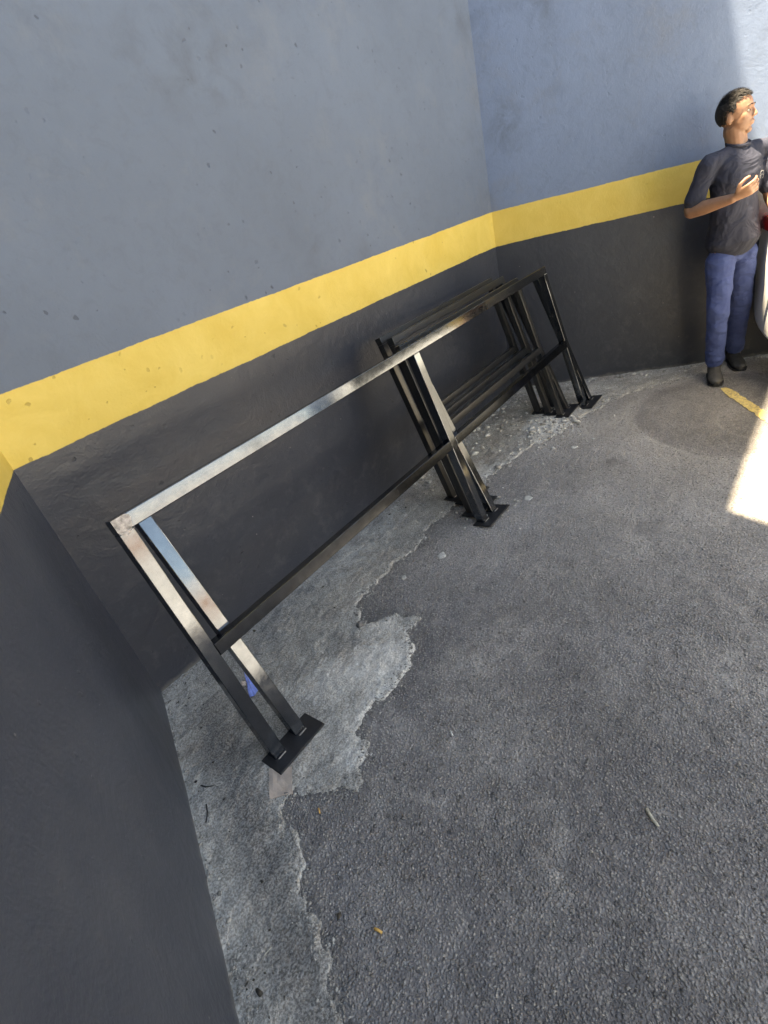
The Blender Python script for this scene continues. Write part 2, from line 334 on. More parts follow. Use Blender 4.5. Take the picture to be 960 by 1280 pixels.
# ------------------------------------------------------------------ walls
def wall(name, a, b_, out_n, mat, label, zt=WH, th=.22, nx=60):
    """slab with its room-side face running a->b, thickness away from out_n; the face is gently uneven"""
    a, b_ = Vector(a), Vector(b_); d = b_-a; n = Vector(out_n).normalized(); L = d.length; u = d/L
    nx = max(8, int(L/.12)); nz = 60; bm = bmesh.new(); g = []
    for i in range(nx+1):
        row = []
        for k in range(nz+1):
            s = L*i/nx; z = -.3+(zt+.3)*k/nz
            off = .004*float(noise2(np.array(s+a.x*3), np.array(z), .7, 5))*(0 if i in (0, nx) else 1)
            p = a+u*s+n*off; row.append(bm.verts.new((p.x, p.y, z)))
        g.append(row)
    for i in range(nx):
        for k in range(nz): bm.faces.new((g[i][k], g[i+1][k], g[i+1][k+1], g[i][k+1])).smooth = True
    add_box(bm, a-n*.02+Vector((0,0,-.3)), d, -n*(th-.02), Vector((0,0,zt+.3)))
    bot = a-n*.02
    for i in range(nx):                                   # close the top between face and slab
        p, q = a-n*.02+u*(L*i/nx), a-n*.02+u*(L*(i+1)/nx)
        v1, v2 = bm.verts.new((q.x, q.y, zt)), bm.verts.new((p.x, p.y, zt)); bm.faces.new((g[i][nz], g[i+1][nz], v1, v2))
    me = bpy.data.meshes.new(name); bm.to_mesh(me); bm.free(); me.materials.append(mat)
    return tag(link(bpy.data.objects.new(name, me)), label, 'wall')
A = Vector((AX, WY, 0)); B = Vector((BX, WY, 0))
nB = Vector((0,-1,0)); nC = Vector((-math.sin(TC), -math.cos(TC), 0)); nD = Vector((-DD.y, DD.x, 0))
wall('painted_wall', A, B, nB, M_wall, 'long grey wall with yellow stripe over black base behind the leaning steel frames')
wall('painted_wall', B, B+DC*9, nC, M_wallC, 'bluish end wall with yellow stripe and black base behind the standing man')
wall('painted_wall', A+DD*5.5, A, nD, M_wallD, 'near wall with dark base running along the left edge of the photo')

# yard edge on the far side, seen only in reflections
M_brick = NB('pale_wall_terracotta_top')
_z = M_brick.n('ShaderNodeSeparateXYZ'); M_brick.put(_z.inputs[0], M_brick.pos())
_o = M_brick.math('MULTIPLY', M_brick.ramp(_z.outputs[2], 1.95, 1.97), M_brick.ramp(_z.outputs[2], 2.55, 2.57, 1, 0))
M_brick = M_brick.out(M_brick.mix(_o, (.80,.78,.75), (.50,.30,.22)), .8)
fw = wall('yard_wall', (14,-15,0), (-10,-15,0), (0,1,0), M_brick, 'low pale wall with terracotta band far across the sunlit yard behind the camera', 3.3)
M_pave = flat('pale_concrete_paving', (.52,.515,.50), .8, 0, .12, 3, .3)
pv = mesh('pavement', [(-9,-14.8,.012),(13.9,-14.8,.012),(13.9,-4.6,.012),(-9,-4.6,.012)], [(0,1,2,3)], M_pave); tag(pv, 'pale concrete paving in full sun beyond the asphalt', kind='structure')
fw['category'] = 'wall'

# canopy added out of view behind the camera: shades the asphalt that the lower rails mirror
cn = empty('sun_blocker', (2.0,-1.75,0)); tag(cn, 'added flat grey canopy on four thin posts over the asphalt behind the camera', 'sun_blocker')
M_blocker = flat('sun_blocker_sheet', (.45,.45,.44), .7); bm = bmesh.new(); add_box(bm, (-1.8,-1.15,3.0), (3.6,0,0), (0,2.3,0), (0,0,.05)); bobj('blocker_slab', bm, M_blocker, cn)
for px_ in (-1.7, 1.7):
    for py_ in (-1.05, 1.05): bm = bmesh.new(); add_box(bm, (px_-.025,py_-.025,0), (.05,0,0), (0,.05,0), (0,0,2.998)); bobj('post', bm, M_blocker, cn)

# ------------------------------------------------------------------ painted line
M_line = NB('worn_yellow_paint')
_n = M_line.noise(60, 6, .75); _k = M_line.ramp(_n, .38, .56)
M_line = M_line.out(M_line.mix(_k, (.30,.23,.12), M_line.mix(M_line.ramp(M_line.noise(8, 4), .3, .7), (.56,.42,.14), (.66,.51,.20))), .75, M_line.bump(M_line.voro(85), .5, .004))
p0, p1 = Vector((4.10,.52,0)), Vector((3.50,.14,0)); dl = (p1-p0).normalized(); nl = Vector((-dl.y, dl.x, 0)); vv, ff = [], []
N = 150
for i in range(N+1):
    p = p0+dl*(i*2.6/N); e1 = .033+.006*random.uniform(-1, 1); e2 = .033+.006*random.uniform(-1, 1)
    if i < 4: e1 *= .5+i*.12; e2 *= .6+i*.1
    for k in range(5):
        q = p+nl*(-e1+(e1+e2)*k/4); vv.append((q.x, q.y, float(gz(np.array(q.x), np.array(q.y)))+.0045))
for i in range(N):
    for k in range(4): ff.append((i*5+k, i*5+k+1, i*5+k+6, i*5+k+5))
tag(mesh('painted_line', vv, ff, M_line), 'worn yellow painted line on the asphalt near the feet of the man', kind='structure')

# ------------------------------------------------------------------ loose stones
def stones(name, pos, sizes, mat, label, flatness=.55):
    bm0 = bmesh.new(); bmesh.ops.create_icosphere(bm0, subdivisions=1, radius=1); P = np.array([v.co[:] for v in bm0.verts]); Fc = np.array([[v.index for v in f.verts] for f in bm0.faces]); bm0.free()
    n = len(pos); J = P[None]*(1+rng.uniform(-.32, .32, (n, len(P), 1))); ang = rng.uniform(0, 6.28, n); c, s = np.cos(ang), np.sin(ang)
    st = rng.uniform(.7, 1.5, n); J = J*np.stack([st, 1/st, np.full(n, flatness)], -1)[:, None]
    X = J[..., 0]*c[:, None]-J[..., 1]*s[:, None]; Y = J[..., 0]*s[:, None]+J[..., 1]*c[:, None]
    V = np.stack([X, Y, J[..., 2]], -1)*sizes[:, None, None]+pos[:, None]
    Fa = (Fc[None]+np.arange(n)[:, None, None]*len(P)).reshape(-1, 3); V = V.reshape(-1, 3)
    me = bpy.data.meshes.new(name); me.vertices.add(len(V)); me.vertices.foreach_set('co', V.reshape(-1).astype(np.float32))
    me.loops.add(len(Fa)*3); me.loops.foreach_set('vertex_index', Fa.reshape(-1).astype(np.int32))
    me.polygons.add(len(Fa)); me.polygons.foreach_set('loop_start', np.arange(0, len(Fa)*3, 3, dtype=np.int32)); me.update()
    a = me.attributes.new('tone', 'FLOAT', 'POINT'); a.data.foreach_set('value', np.repeat(rng.uniform(0, 1, n), len(P)).astype(np.float32))
    me.materials.append(mat); return tag(link(bpy.data.objects.new(name, me)), label, kind='stuff')
def stone_mat(name, a_, b_):
    b = NB(name); c = b.mix(b.attr('tone'), a_, b_); c = b.mix(b.ramp(b.noise(120, 3), .4, .7, 0, .5), c, tuple(x*.5 for x in a_))
    return b.out(c, .8, b.bump(b.noise(300, 3), .4, .002))
def inside_yard(p): return ((p[:,0]-AX)*(-DD.y)+(p[:,1]-WY)*DD.x > .02) & (p[:,1] < WY-.01) & ((p[:,0]-BX)*nC.x+(p[:,1]-WY)*nC.y > .02)
def scatter(n, lo, hi):
    p = np.column_stack([rng.uniform(lo[0], hi[0], n), rng.uniform(lo[1], hi[1], n)]); return p[inside_yard(p)]
p = np.concatenate([scatter(16000, (-.5,-.3), (1.8,1.8)), scatter(9000, (1.8,-.2), (4.7,1.7))]); p = p[seg_sd(p[:,0], p[:,1]) > .0]
sz = rng.uniform(.0016, .0042, len(p)); z = gz(p[:,0], p[:,1])+.0004
stones('asphalt_aggregate', np.column_stack([p, z]), sz, stone_mat('aggregate', (.11,.105,.10), (.42,.395,.36)), 'small stones bedded in the asphalt', .6)
p = []
ed = np.array(EDGE[2:-2]); seg = np.hypot(*np.diff(ed, axis=0).T)
for i in range(3600):
    k = rng.choice(len(seg), p=seg/seg.sum()); t = rng.uniform(); q = ed[k]*(1-t)+ed[k+1]*t; p.append(q+rng.normal(0, .018, 2))
p = np.array(p); p = p[inside_yard(p)]; s_ = rng.gamma(2.0, .0009, len(p))+.0009
stones('concrete_grit', np.column_stack([p, np.maximum(cz(p[:,0], p[:,1]), gz(p[:,0], p[:,1]))+.0008]), s_, stone_mat('grit', (.16,.15,.14), (.50,.48,.44)), 'pale grit crumbled from the concrete edge')
p = np.concatenate([np.column_stack([rng.uniform(2.3, 4.0, 420), WY-.04-rng.gamma(1.5, .09, 420)]), np.column_stack([rng.normal(3.35, .22, 260), rng.normal(1.48, .12, 260)]),
                    np.column_stack([rng.normal(2.2, .12, 50), rng.normal(1.4, .10, 50)])])
q = rng.uniform(0, 1.9, 160); o = rng.gamma(1.3, .03, 160)+.03
p = np.concatenate([p, np.column_stack([BX+DC.x*q+nC.x*o, WY+DC.y*q+nC.y*o])]); p = p[inside_yard(p)]
s_ = rng.gamma(2.2, .0028, len(p))+.002
stones('rubble', np.column_stack([p, np.maximum(cz(p[:,0], p[:,1]), gz(p[:,0], p[:,1]))+s_*.25]), s_, stone_mat('rubble', (.25,.235,.21), (.70,.67,.62)), 'small pale rubble and crumbs at the foot of the walls')
q = rng.uniform(0, 3.2, 700); o = rng.gamma(1.2, .010, 700)+.006
p = np.column_stack([AX+DD.x*q+nD.x*o, WY+DD.y*q+nD.y*o]); p2 = np.column_stack([rng.uniform(AX, 1.9, 500), WY-.006-rng.gamma(1.2, .012, 500)]); p = np.concatenate([p, p2])
s_ = rng.gamma(2.0, .001, len(p))+.0008
stones('corner_grit', np.column_stack([p, cz(p[:,0], p[:,1])+s_*.3]), s_, stone_mat('corner_grit', (.18,.17,.155), (.46,.44,.40)), 'fine crumbs gathered in the corner between wall and concrete')

q = rng.uniform(0, 2.6, 110); o = rng.gamma(1.3, .05, 110)+.01
p = np.column_stack([AX+DD.x*q+nD.x*o, WY+DD.y*q+nD.y*o]); p = np.concatenate([p, np.column_stack([rng.uniform(AX, 3.9, 260), WY-.02-rng.gamma(1.4, .09, 260)])]); p = p[inside_yard(p)]
s_ = rng.gamma(2.0, .0010, len(p))+.001
stones('dark_crumbs', np.column_stack([p, np.maximum(cz(p[:,0], p[:,1]), gz(p[:,0], p[:,1]))+s_*.2]), s_, stone_mat('crumbs', (.02,.018,.016), (.09,.075,.055)), 'dark crumbs and dry leaf bits on the concrete strip', .4)

# ------------------------------------------------------------------ steel frames
TUBE = .05
def post_box(bm, a, b_, u, wdt, dep):
    """tube from a to b (centre of front face), width along u, depth backwards"""
    a, b_ = Vector(a), Vector(b_); d = (b_-a); k = d.normalized().cross(u).normalized()
    if k.y < 0: k = -k
    add_box(bm, a-u*wdt/2, u*wdt, k*dep, d, .003, 2)
def steel_frame(x0, xs, foot_y, lean, H, mid, label, twin=True, mat=M_steel, welds=True, over=(0, 0), group='black steel frames leaning on the wall', brace_off=.10, bmat=None):
    root = empty('steel_frame', (x0, foot_y, .004)); tag(root, label, 'metal frame', group)
    root.rotation_euler = (-lean, 0, 0)
    X = Vector((1,0,0)); T = TUBE if mat is M_steel else .041; L = xs[-1]
    # local axes: x along the rails, z up along the posts, y back towards the wall
    bm = bmesh.new(); add_box(bm, (-over[0], 0, H-T), (L+T+over[0]+over[1], 0, 0), (0, T, 0), (0, 0, T), .003); bobj('top_rail', bm, mat, root)
    for i in range(len(xs)-1):
        bm = bmesh.new(); add_box(bm, (xs[i]+T-.001, -.0015, mid-T/2), (xs[i+1]-xs[i]-T+.002, 0, 0), (0, T, 0), (0, 0, T), .003); bobj('middle_rail', bm, M_rail if mat is M_steel else mat, root)
    for i, x in enumerate(xs):
        bm = bmesh.new(); add_box(bm, (x, .001, .008), (T, 0, 0), (0, T-.002, 0), (0, 0, H-T-.008), .003); bobj('post', bm, mat, root)
        if twin:
            bx = x+.135; bm = bmesh.new()
            post_box(bm, (bx, .004, .008), (bx-.015, brace_off, H-.012), X, T, T*.9); bobj('rear_post', bm, bmat or mat, root)
        bm = bmesh.new(); pw = .235 if twin else .12
        add_box(bm, (-.03, -.055, 0), (pw, 0, 0), (0, .113, 0), (0, 0, .008), .0015, 1); pl = bobj('base_plate', bm, M_plate, root); pl.location = (x, 0, .004); pl.rotation_euler = (lean*(.85 if i == 0 else .45), random.uniform(-.02, .02), 0)
        for wx in ((x+T/2, x+.135) if twin else (x+T/2,)):
            bm = bmesh.new(); add_box(bm, (wx-x-.019, -.0075, .0095), (.038, 0, 0), (0, .005, 0), (0, 0, .004), .0015, 1); bobj('weld_bead', bm, M_weldseam, pl)
        if welds:
            bm = bmesh.new(); n = 12
            for j in range(n):
                t = j/n; r = random.uniform(.8, 1.2)*.0028
                add_box(bm, (x+T+.0015-r/2, .004+t*.036, H-T-.002-r), (r*1.4, 0, 0), (0, .004, 0), (0, 0, r*1.5), .0008, 1)
                add_box(bm, (x+.002+t*.044, -.0015, H-T-.0015+random.uniform(-.001, .001)), (.004, 0, 0), (0, .003, 0), (0, 0, r), .0006, 1)
            bobj('weld_seam', bm, M_weldseam, root)
    if welds:                                             # ground-off patch over the mitred corner
        bm = bmesh.new(); N = 26; c = bm.verts.new((T*.5, -.0016, H-T*.52)); ring = []
        for j in range(N):
            a = 2*math.pi*j/N; r = (.031+.004*math.sin(a*3)+.001*random.uniform(-1, 1)); ex = max(abs(math.cos(a)), abs(math.sin(a)))
            ring.append(bm.verts.new((max(.001, min(T*1.35, T*.5+r*math.cos(a)*1.05)), -.0012, max(H-T*1.6, min(H-.001, H-T*.52+r*math.sin(a)*1.05)))))
        for j in range(N): bm.faces.new((c, ring[j], ring[(j+1)%N]))
        bobj('ground_weld', bm, M_weld, root)
    return root
LEAN = math.radians(14.5)
steel_frame(.455, (0, 1.62, 3.24), 1.33, LEAN, 1.05, .50, 'longest steel frame, in front of the others, with three pairs of legs')
steel_frame(2.14, (0, 1.38), 1.44, math.radians(15.2), 1.035, .52, 'short two-legged-end black frame directly behind the long frame', twin=True, mat=M_black, welds=False)
steel_frame(2.24, (0, 1.31), 1.545, math.radians(15.6), 1.055, .52, 'short black frame in the middle of the stack behind the long frame', twin=True, mat=M_black, welds=False)
steel_frame(2.26, (0, 1.31), 1.64, math.radians(16.0), 1.055, .53, 'rearmost short black frame, nearest the long wall', twin=False, mat=M_black, welds=False)

# ------------------------------------------------------------------ litter
def hz(x, y): return float(max(cz(np.array([x]), np.array([y]))[0], gz(np.array([x]), np.array([y]))[0]))
def ground_pt(px, py): x, y = unproj(px, py); return x, y, hz(x, y)
# cardboard under the left plate
def sheet(name, px_poly, th, mat, label, cat, lift=.003, curl=.004):
    c = [Vector((*unproj(*q), 0)) for q in px_poly]; n = 6; bm = bmesh.new(); top = []
    for i in range(n+1):
        row = []
        for j in range(n+1):
            s, t = i/n, j/n; p = (c[0]*(1-s)+c[1]*s)*(1-t)+(c[3]*(1-s)+c[2]*s)*t
            if i in (0, n) or j in (0, n): p = p+Vector((random.uniform(-1,1), random.uniform(-1,1), 0))*.0016
            row.append(bm.verts.new((p.x, p.y, hz(p.x, p.y)+lift+curl*(s-.5)**2*2+random.uniform(0,.0006))))
        top.append(row)
    for i in range(n):
        for j in range(n): bm.faces.new((top[i][j], top[i+1][j], top[i+1][j+1], top[i][j+1]))
    r = bmesh.ops.extrude_face_region(bm, geom=bm.faces[:])
    for g in r['geom']:
        if isinstance(g, bmesh.types.BMVert): g.co.z -= th
    return tag(bobj(name, bm, mat), label, cat)
M_card = flat('cardboard', (.40,.33,.28), .85, 0, .12, 25, .3)
sheet('cardboard_piece', [(338,963),(366,960),(366,992),(338,1001)], .0025, M_card, 'small beige piece of cardboard under the left base plate of the long frame', 'cardboard')
M_blue = flat('blue_paper', (.22,.32,.78), .5, 0, .2, 60, .4)
bm = bmesh.new(); x, y, z = ground_pt(316, 860)
def crumple(bm, pts):
    vs = [bm.verts.new(p) for p in pts]
    for i in range(1, len(vs)-1): bm.faces.new((vs[0], vs[i], vs[i+1]))
for q in ([(309,846),(325,862),(320,871)], [(309,846),(320,871),(313,874)]):
    ps = [unproj(*k) for k in q]; crumple(bm, [(ps[0][0], ps[0][1], z+.03), (ps[1][0], ps[1][1], z+.006), (ps[2][0], ps[2][1], z+.004)])
bmesh.ops.subdivide_edges(bm, edges=bm.edges[:], cuts=3, use_grid_fill=True)
for v_ in bm.verts: v_.co += Vector((random.uniform(-1,1), random.uniform(-1,1), random.uniform(-1,1)))*.0014
o = bobj('paper_scrap', bm, M_blue); tag(o, 'folded bright blue scrap of paper between the left legs of the long frame', 'paper scrap')
md = o.modifiers.new('thick', 'SOLIDIFY'); md.thickness = .0006
M_wrap = flat('wrapper', (.62,.52,.44), .4, .2, .4, 90, .5)
bm = bmesh.new(); x, y, z = ground_pt(305, 857); bmesh.ops.create_icosphere(bm, subdivisions=2, radius=.017)
for v_ in bm.verts: v_.co = Vector((v_.co.x*.7, v_.co.y*1.1, v_.co.z*.5))*(1+random.uniform(-.35, .35))+Vector((x, y, z+.007))
tag(bobj('wrapper_scrap', bm, M_wrap), 'crumpled whitish and orange wrapper beside the blue paper scrap', 'wrapper')
def stick(name, pxs, r, mat, label, cat, lift=.002):
    P = [Vector(ground_pt(*q)) for q in pxs]; bm = bmesh.new(); rings = []
    for i, c in enumerate(P):
        t = (P[min(i+1, len(P)-1)]-P[max(i-1, 0)]).normalized(); s = Vector((0,0,1)).cross(t).normalized(); rr = r*(1-.35*abs(i/(len(P)-1)-.4))
        rings.append([c+s*math.cos(a)*rr+Vector((0,0,1))*(math.sin(a)*rr*.8+rr*.7+lift*.4) for a in [k*math.pi/3 for k in range(6)]])
    loft(bm, rings); return tag(bobj(name, bm, mat, smooth=True), label, cat)
M_orange = flat('tan_filter', (.72,.42,.13), .7); M_straw = flat('dry_straw', (.42,.39,.32), .8, 0, .25, 120); M_twig = flat('dark_twig', (.03,.027,.026), .8)
M_white = flat('white_paper', (.55,.55,.53), .7, 0, .15, 80, .3)
stick('cigarette_butt', [(468,1161),(473,1163.5),(478,1167)], .0042, M_orange, 'short orange cigarette butt on the dark asphalt low in the photo', 'cigarette butt')
stick('dry_pod', [(808,1011),(812,1019),(817,1027),(823,1034)], .0055, M_straw, 'curled pale dry seed pod on the asphalt right of centre', 'seed pod')
stick('twig', [(252,983),(259,986),(268,984)], .0028, M_twig, 'curved black twig on the concrete near the left wall, the upper of two', 'twig')
stick('twig', [(259,1007),(261,1018),(259,1030)], .0028, M_twig, 'straight black twig on the concrete near the left wall, the lower of two', 'twig')
stick('straw', [(340,1185),(332,1194),(325,1206)], .0014, M_straw, 'thin pale straw on the concrete strip near the bottom left', 'straw')
stick('paper_bit', [(563,914),(566,920)], .0042, M_white, 'small white paper bit on the asphalt right of the concrete patch', 'paper bit')
stick('paper_bit', [(398,1010),(400,1017)], .0028, M_orange, 'tiny tan chip lying just right of the cardboard piece', 'paper bit')
for (px, py, r, lb) in ((660,623,.030,'round flattened pale blob of dried mortar right of the middle legs'),(552,694,.028,'wide low pale blob of dried mortar nearest the concrete edge'),
                        (505,722,.016,'smaller pale mortar blob at the edge of the concrete'),(718,559,.026,'pale flat mortar blob in front of the right legs'),(741,549,.014,'smallest pale mortar crumb in front of the right legs')):
    x, y, z = ground_pt(px, py); bm = bmesh.new(); n = 18; rings = []
    ph = random.uniform(0, 6)
    for rr, zz_ in ((1, -.001), (.93, .003), (.7, .0048), (.35, .0040), (.05, .0042)):
        rings.append([Vector((x+r*rr*math.cos(a)*(1+.18*math.sin(2*a+ph)+.1*math.sin(5*a)), y+r*.8*rr*math.sin(a)*(1+.15*math.sin(3*a+ph)), z+zz_)) for a in [2*math.pi*k/n for k in range(n)]])
    loft(bm, rings); tag(bobj('mortar_blob', bm, M_mort if 'M_mort' in globals() else globals().setdefault('M_mort', flat('dried_mortar', (.46,.45,.42), .9, 0, .3, 90, .8)), smooth=True), lb, 'mortar blob', 'dried mortar blobs on the asphalt')
# broken lump on the concrete
x, y, z = ground_pt(452, 783); bm = bmesh.new(); bmesh.ops.create_icosphere(bm, subdivisions=2, radius=.024)
for v_ in bm.verts: v_.co = Vector((v_.co.x*1.1, v_.co.y*.8, v_.co.z*.5))*(1+random.uniform(-.25, .25))+Vector((x, y, z+.006))
tag(bobj('concrete_lump', bm, flat('lump', (.15,.145,.14), .9, 0, .4, 60, .8)), 'grey lump of broken concrete on the pale apron', 'concrete lump')
# weed at the foot of the end wall
wd = empty('weed', (0,0,0)); M_leaf = flat('weed_green', (.10,.13,.035), .7, 0, .3, 80); x, y, z = ground_pt(813, 463)
tag(wd, 'tiny green weed growing at the foot of the end wall', 'weed'); wd.location = (x, y, z); bm = bmesh.new()
for i in range(46):
    a = random.uniform(0, 6.28); r = random.uniform(.002, .03); c = Vector((r*math.cos(a), r*math.sin(a), random.uniform(.002, .022))); d = Vector((math.cos(a), math.sin(a), random.uniform(.1, 1))).normalized()*random.uniform(.006, .013); s = Vector((-math.sin(a), math.cos(a), 0))*.0035
    vs = [bm.verts.new(q) for q in (c, c+d*.5+s, c+d, c+d*.5-s)]; bm.faces.new(vs)
bobj('foliage', bm, M_leaf, wd)

# ------------------------------------------------------------------ person
FOOT = Vector((4.31, .62, 0)); TO = Vector((-4.31, -.62, 0)).normalized(); LAT = Vector((.62, -4.31, 0)).normalized()
def P3(a, t, z): return LAT*a+TO*t+Vector((0, 0, z))       # relative to the feet
PHI = math.radians(41); FWD = LAT*math.sin(PHI)+TO*math.cos(PHI); RGT = -LAT*math.cos(PHI)+TO*math.sin(PHI)
UP = Vector((0,0,1))
def tube(bm, pts, rad, ax=None, n=16):
    """closed limb through pts; rad = radius or (side, depth) with ax = side direction; rounded ends"""
    pts = [Vector(p) for p in pts]; rings = []
    def ring(c, t, r, k=1.0):
        ra, rb = (r if isinstance(r, tuple) else (r, r)); s = Vector(ax) if ax is not None else (UP.cross(t) if abs(t.z) < .9 else Vector((1,0,0)))
        s = (s-t*s.dot(t)).normalized(); q = t.cross(s)
        return [c+s*math.cos(w_)*ra*k+q*math.sin(w_)*rb*k for w_ in [2*math.pi*i/n for i in range(n)]]
    T = [(pts[min(i+1, len(pts)-1)]-pts[max(i-1, 0)]).normalized() for i in range(len(pts))]
    r0 = rad[0]; m0 = min(r0) if isinstance(r0, tuple) else r0; r1 = rad[-1]; m1 = min(r1) if isinstance(r1, tuple) else r1
    for k in (.25, .7): rings.append(ring(pts[0]-T[0]*m0*math.sqrt(1-k*k)*.8, T[0], r0, k))
    for p_, t, r in zip(pts, T, rad): rings.append(ring(p_, t, r))
    for k in (.7, .25): rings.append(ring(pts[-1]+T[-1]*m1*math.sqrt(1-k*k)*.8, T[-1], r1, k))
    loft(bm, rings)
def blob(bm, c, sx, sy, sz, X_, Y_, Z_, sub=2):
    r = bmesh.ops.create_icosphere(bm, subdivisions=sub, radius=1)
    for v_ in r['verts']: v_.co = Vector(c)+X_*v_.co.x*sx+Y_*v_.co.y*sy+Z_*v_.co.z*sz
def fused(name, bm, mat, parent, voxel=.005, smooth=4, disp=None):
    o = bobj(name, bm, mat, parent); r = o.modifiers.new('fuse', 'REMESH'); r.mode = 'VOXEL'; r.voxel_size = voxel; r.use_smooth_shade = True
    s = o.modifiers.new('soft', 'SMOOTH'); s.iterations = smooth; s.factor = .5
    if disp:
        tx = bpy.data.textures.new(name+'_folds', 'CLOUDS'); tx.noise_scale = disp[1]; tx.noise_depth = 2
        d = o.modifiers.new('folds', 'DISPLACE'); d.texture = tx; d.strength = disp[0]; d.mid_level = .5
    return o
person = empty('person', FOOT)
tag(person, 'young man in dark t-shirt and blue trousers standing by the end wall, looking right', 'person')
def skin_mat():
    b = NB('skin'); c = b.mix(b.ramp(b.noise(30, 4), .3, .7), (.24,.122,.074), (.31,.162,.10))
    return b.out(c, .5, b.bump(b.noise(200, 3), .1, .001), Subsurface_Weight=.08)
M_skin = skin_mat(); M_shirt = NB('navy_cotton'); M_shirt = M_shirt.out(M_shirt.mix(M_shirt.ramp(M_shirt.noise(8, 4, vec=M_shirt.obj()), .3, .7), (.018,.021,.038), (.026,.029,.048)), .92, M_shirt.bump(M_shirt.noise(7, 3, .5, vec=M_shirt.obj(), dist=1.2), .7, .05)); M_trous = NB('blue_work_cotton'); _mp = M_trous.n('ShaderNodeMapping'); M_trous.put(_mp.inputs[0], M_trous.obj()); _mp.inputs['Scale'].default_value = (1, 1, 2.6); _mp.inputs['Rotation'].default_value = (.9, .5, 0)
_f = M_trous.noise(6, 3, .5, vec=_mp.outputs[0], dist=.8); M_trous = M_trous.out(M_trous.mix(M_trous.ramp(M_trous.noise(9, 5, .7, vec=M_trous.obj()), .3, .7), (.034,.056,.175), (.055,.088,.24)), .9, M_trous.bump(_f, .6, .04))
M_hair = NB('black_hair'); _h = M_hair.n('ShaderNodeMapping'); M_hair.put(_h.inputs[0], M_hair.obj()); _h.inputs['Scale'].default_value = (1.0, .25, 1.0)
_hn = M_hair.noise(260, 4, .8, vec=_h.outputs[0]); M_hair = M_hair.out(M_hair.mix(M_hair.ramp(_hn, .35, .65), (.005,.0045,.0045), (.035,.03,.027)), .6, M_hair.bump(_hn, .9, .004), Specular_IOR_Level=.3); M_shoe = flat('grey_black_boot', (.05,.048,.046), .55, 0, .3, 40, .3)
shR, shL = P3(-.118, .115, 1.375), P3(.178, -.125, 1.375); elR = P3(-.197, .13, 1.145); wrR = P3(.028, .235, 1.185); elL = P3(.225, -.085, 1.125); wrL = P3(.30, .06, 1.00)
hipR, hipL = P3(-.015, .055, .90), P3(.105, -.055, .90); knR, anR = P3(-.002, .085, .50), P3(.004, .01, .085); knL, anL = P3(.125, -.13, .49), P3(.125, -.27, .085)
# body: torso, neck, arms, hands, legs and feet as one surface
bm = bmesh.new()
ctr = lambda z, a=.03, t=0: P3(a, t, z)
tube(bm, [ctr(.90,.042), ctr(1.02,.04), ctr(1.15,.035), ctr(1.28,.03), ctr(1.37,.03)], [(.088,.066),(.105,.078),(.118,.085),(.138,.09),(.115,.072)], RGT, 20)
tube(bm, [P3(.03,-.01,1.37), P3(.018,-.005,1.45), P3(.0,0,1.54)], [(.064,.064),(.056,.058),(.054,.058)], RGT); blob(bm, P3(-.018, 0, 1.525), .040, .048, .055, LAT, TO, UP)
tube(bm, [shR, (shR+elR)/2, elR], [.052,.047,.040]); tube(bm, [elR, elR.lerp(wrR, .35), wrR], [.040,.041,.026])
tube(bm, [shL, (shL+elL)/2, elL], [.052,.047,.040]); tube(bm, [elL, elL.lerp(wrL, .35), wrL], [.040,.041,.026])
for h_, k_, a_ in ((hipR, knR, anR), (hipL, knL, anL)):
    tube(bm, [h_, h_.lerp(k_, .5), k_, k_.lerp(a_, .3), a_], [.062,.060,.050,.050,.036])
    f_ = TO*.9+LAT*.25 if h_ is hipR else LAT*.25+TO*.9; f_.normalize(); tube(bm, [a_-f_*.03-UP*.04, a_+f_*.06-UP*.05, a_+f_*.14-UP*.058], [.032,.030,.022])
def hand(bm, wr, d, palm_n, thumb_side, curl):
    """palm from wrist along d; palm_n points out of the palm; fingers bend towards palm_n"""
    d = d.normalized(); s = thumb_side.normalized(); nn = palm_n.normalized()
    kn = wr+d*.088; tube(bm, [wr, wr+d*.03, wr+d*.07, kn-d*.006], [(.026,.019),(.033,.017),(.040,.015),(.038,.013)], s, 14)
    for i, (off, L, r) in enumerate(((.030,.074,.0088),(.010,.082,.0092),(-.010,.077,.0088),(-.029,.060,.0080))):
        c0 = kn+s*off-d*.008; a = curl[i]; pts = [c0]; ang = a*.5
        for j, fr_ in enumerate((.44, .31, .25)):
            pts.append(pts[-1]+(d*math.cos(ang)+nn*math.sin(ang)+s*off*1.2)*L*fr_); ang += a*.8
        tube(bm, pts, [r*1.05, r, r*.92, r*.8], None, 10)
    t0 = wr+d*.025+s*.026; t1 = t0+(d*.55+s*.6+nn*.35).normalized()*.038; t2 = t1+(d*.75+s*.1+nn*.55).normalized()*.032; t3 = t2+(d*.8-s*.15+nn*.5).normalized()*.022
    tube(bm, [t0, t1, t2, t3], [.0135,.0115,.0100,.0085], None, 10)
dR = (wrR-elR).normalized(); dh = (dR*.8+UP*.30+LAT*.25).normalized(); tside = (UP*.75+TO*.5); tside = tside-dh*tside.dot(dh)
pn = tside.cross(dh); pn = pn if pn.dot(TO) < 0 else -pn
hand(bm, wrR+dh*.008, dh, pn-UP*.2, tside, (.75,.95,1.1,1.2))
dL = (wrL-elL).normalized(); ts = TO-dL*TO.dot(dL); hand(bm, wrL+dL*.008, dL, -UP+LAT*.2, ts, (.5,.55,.6,.7))
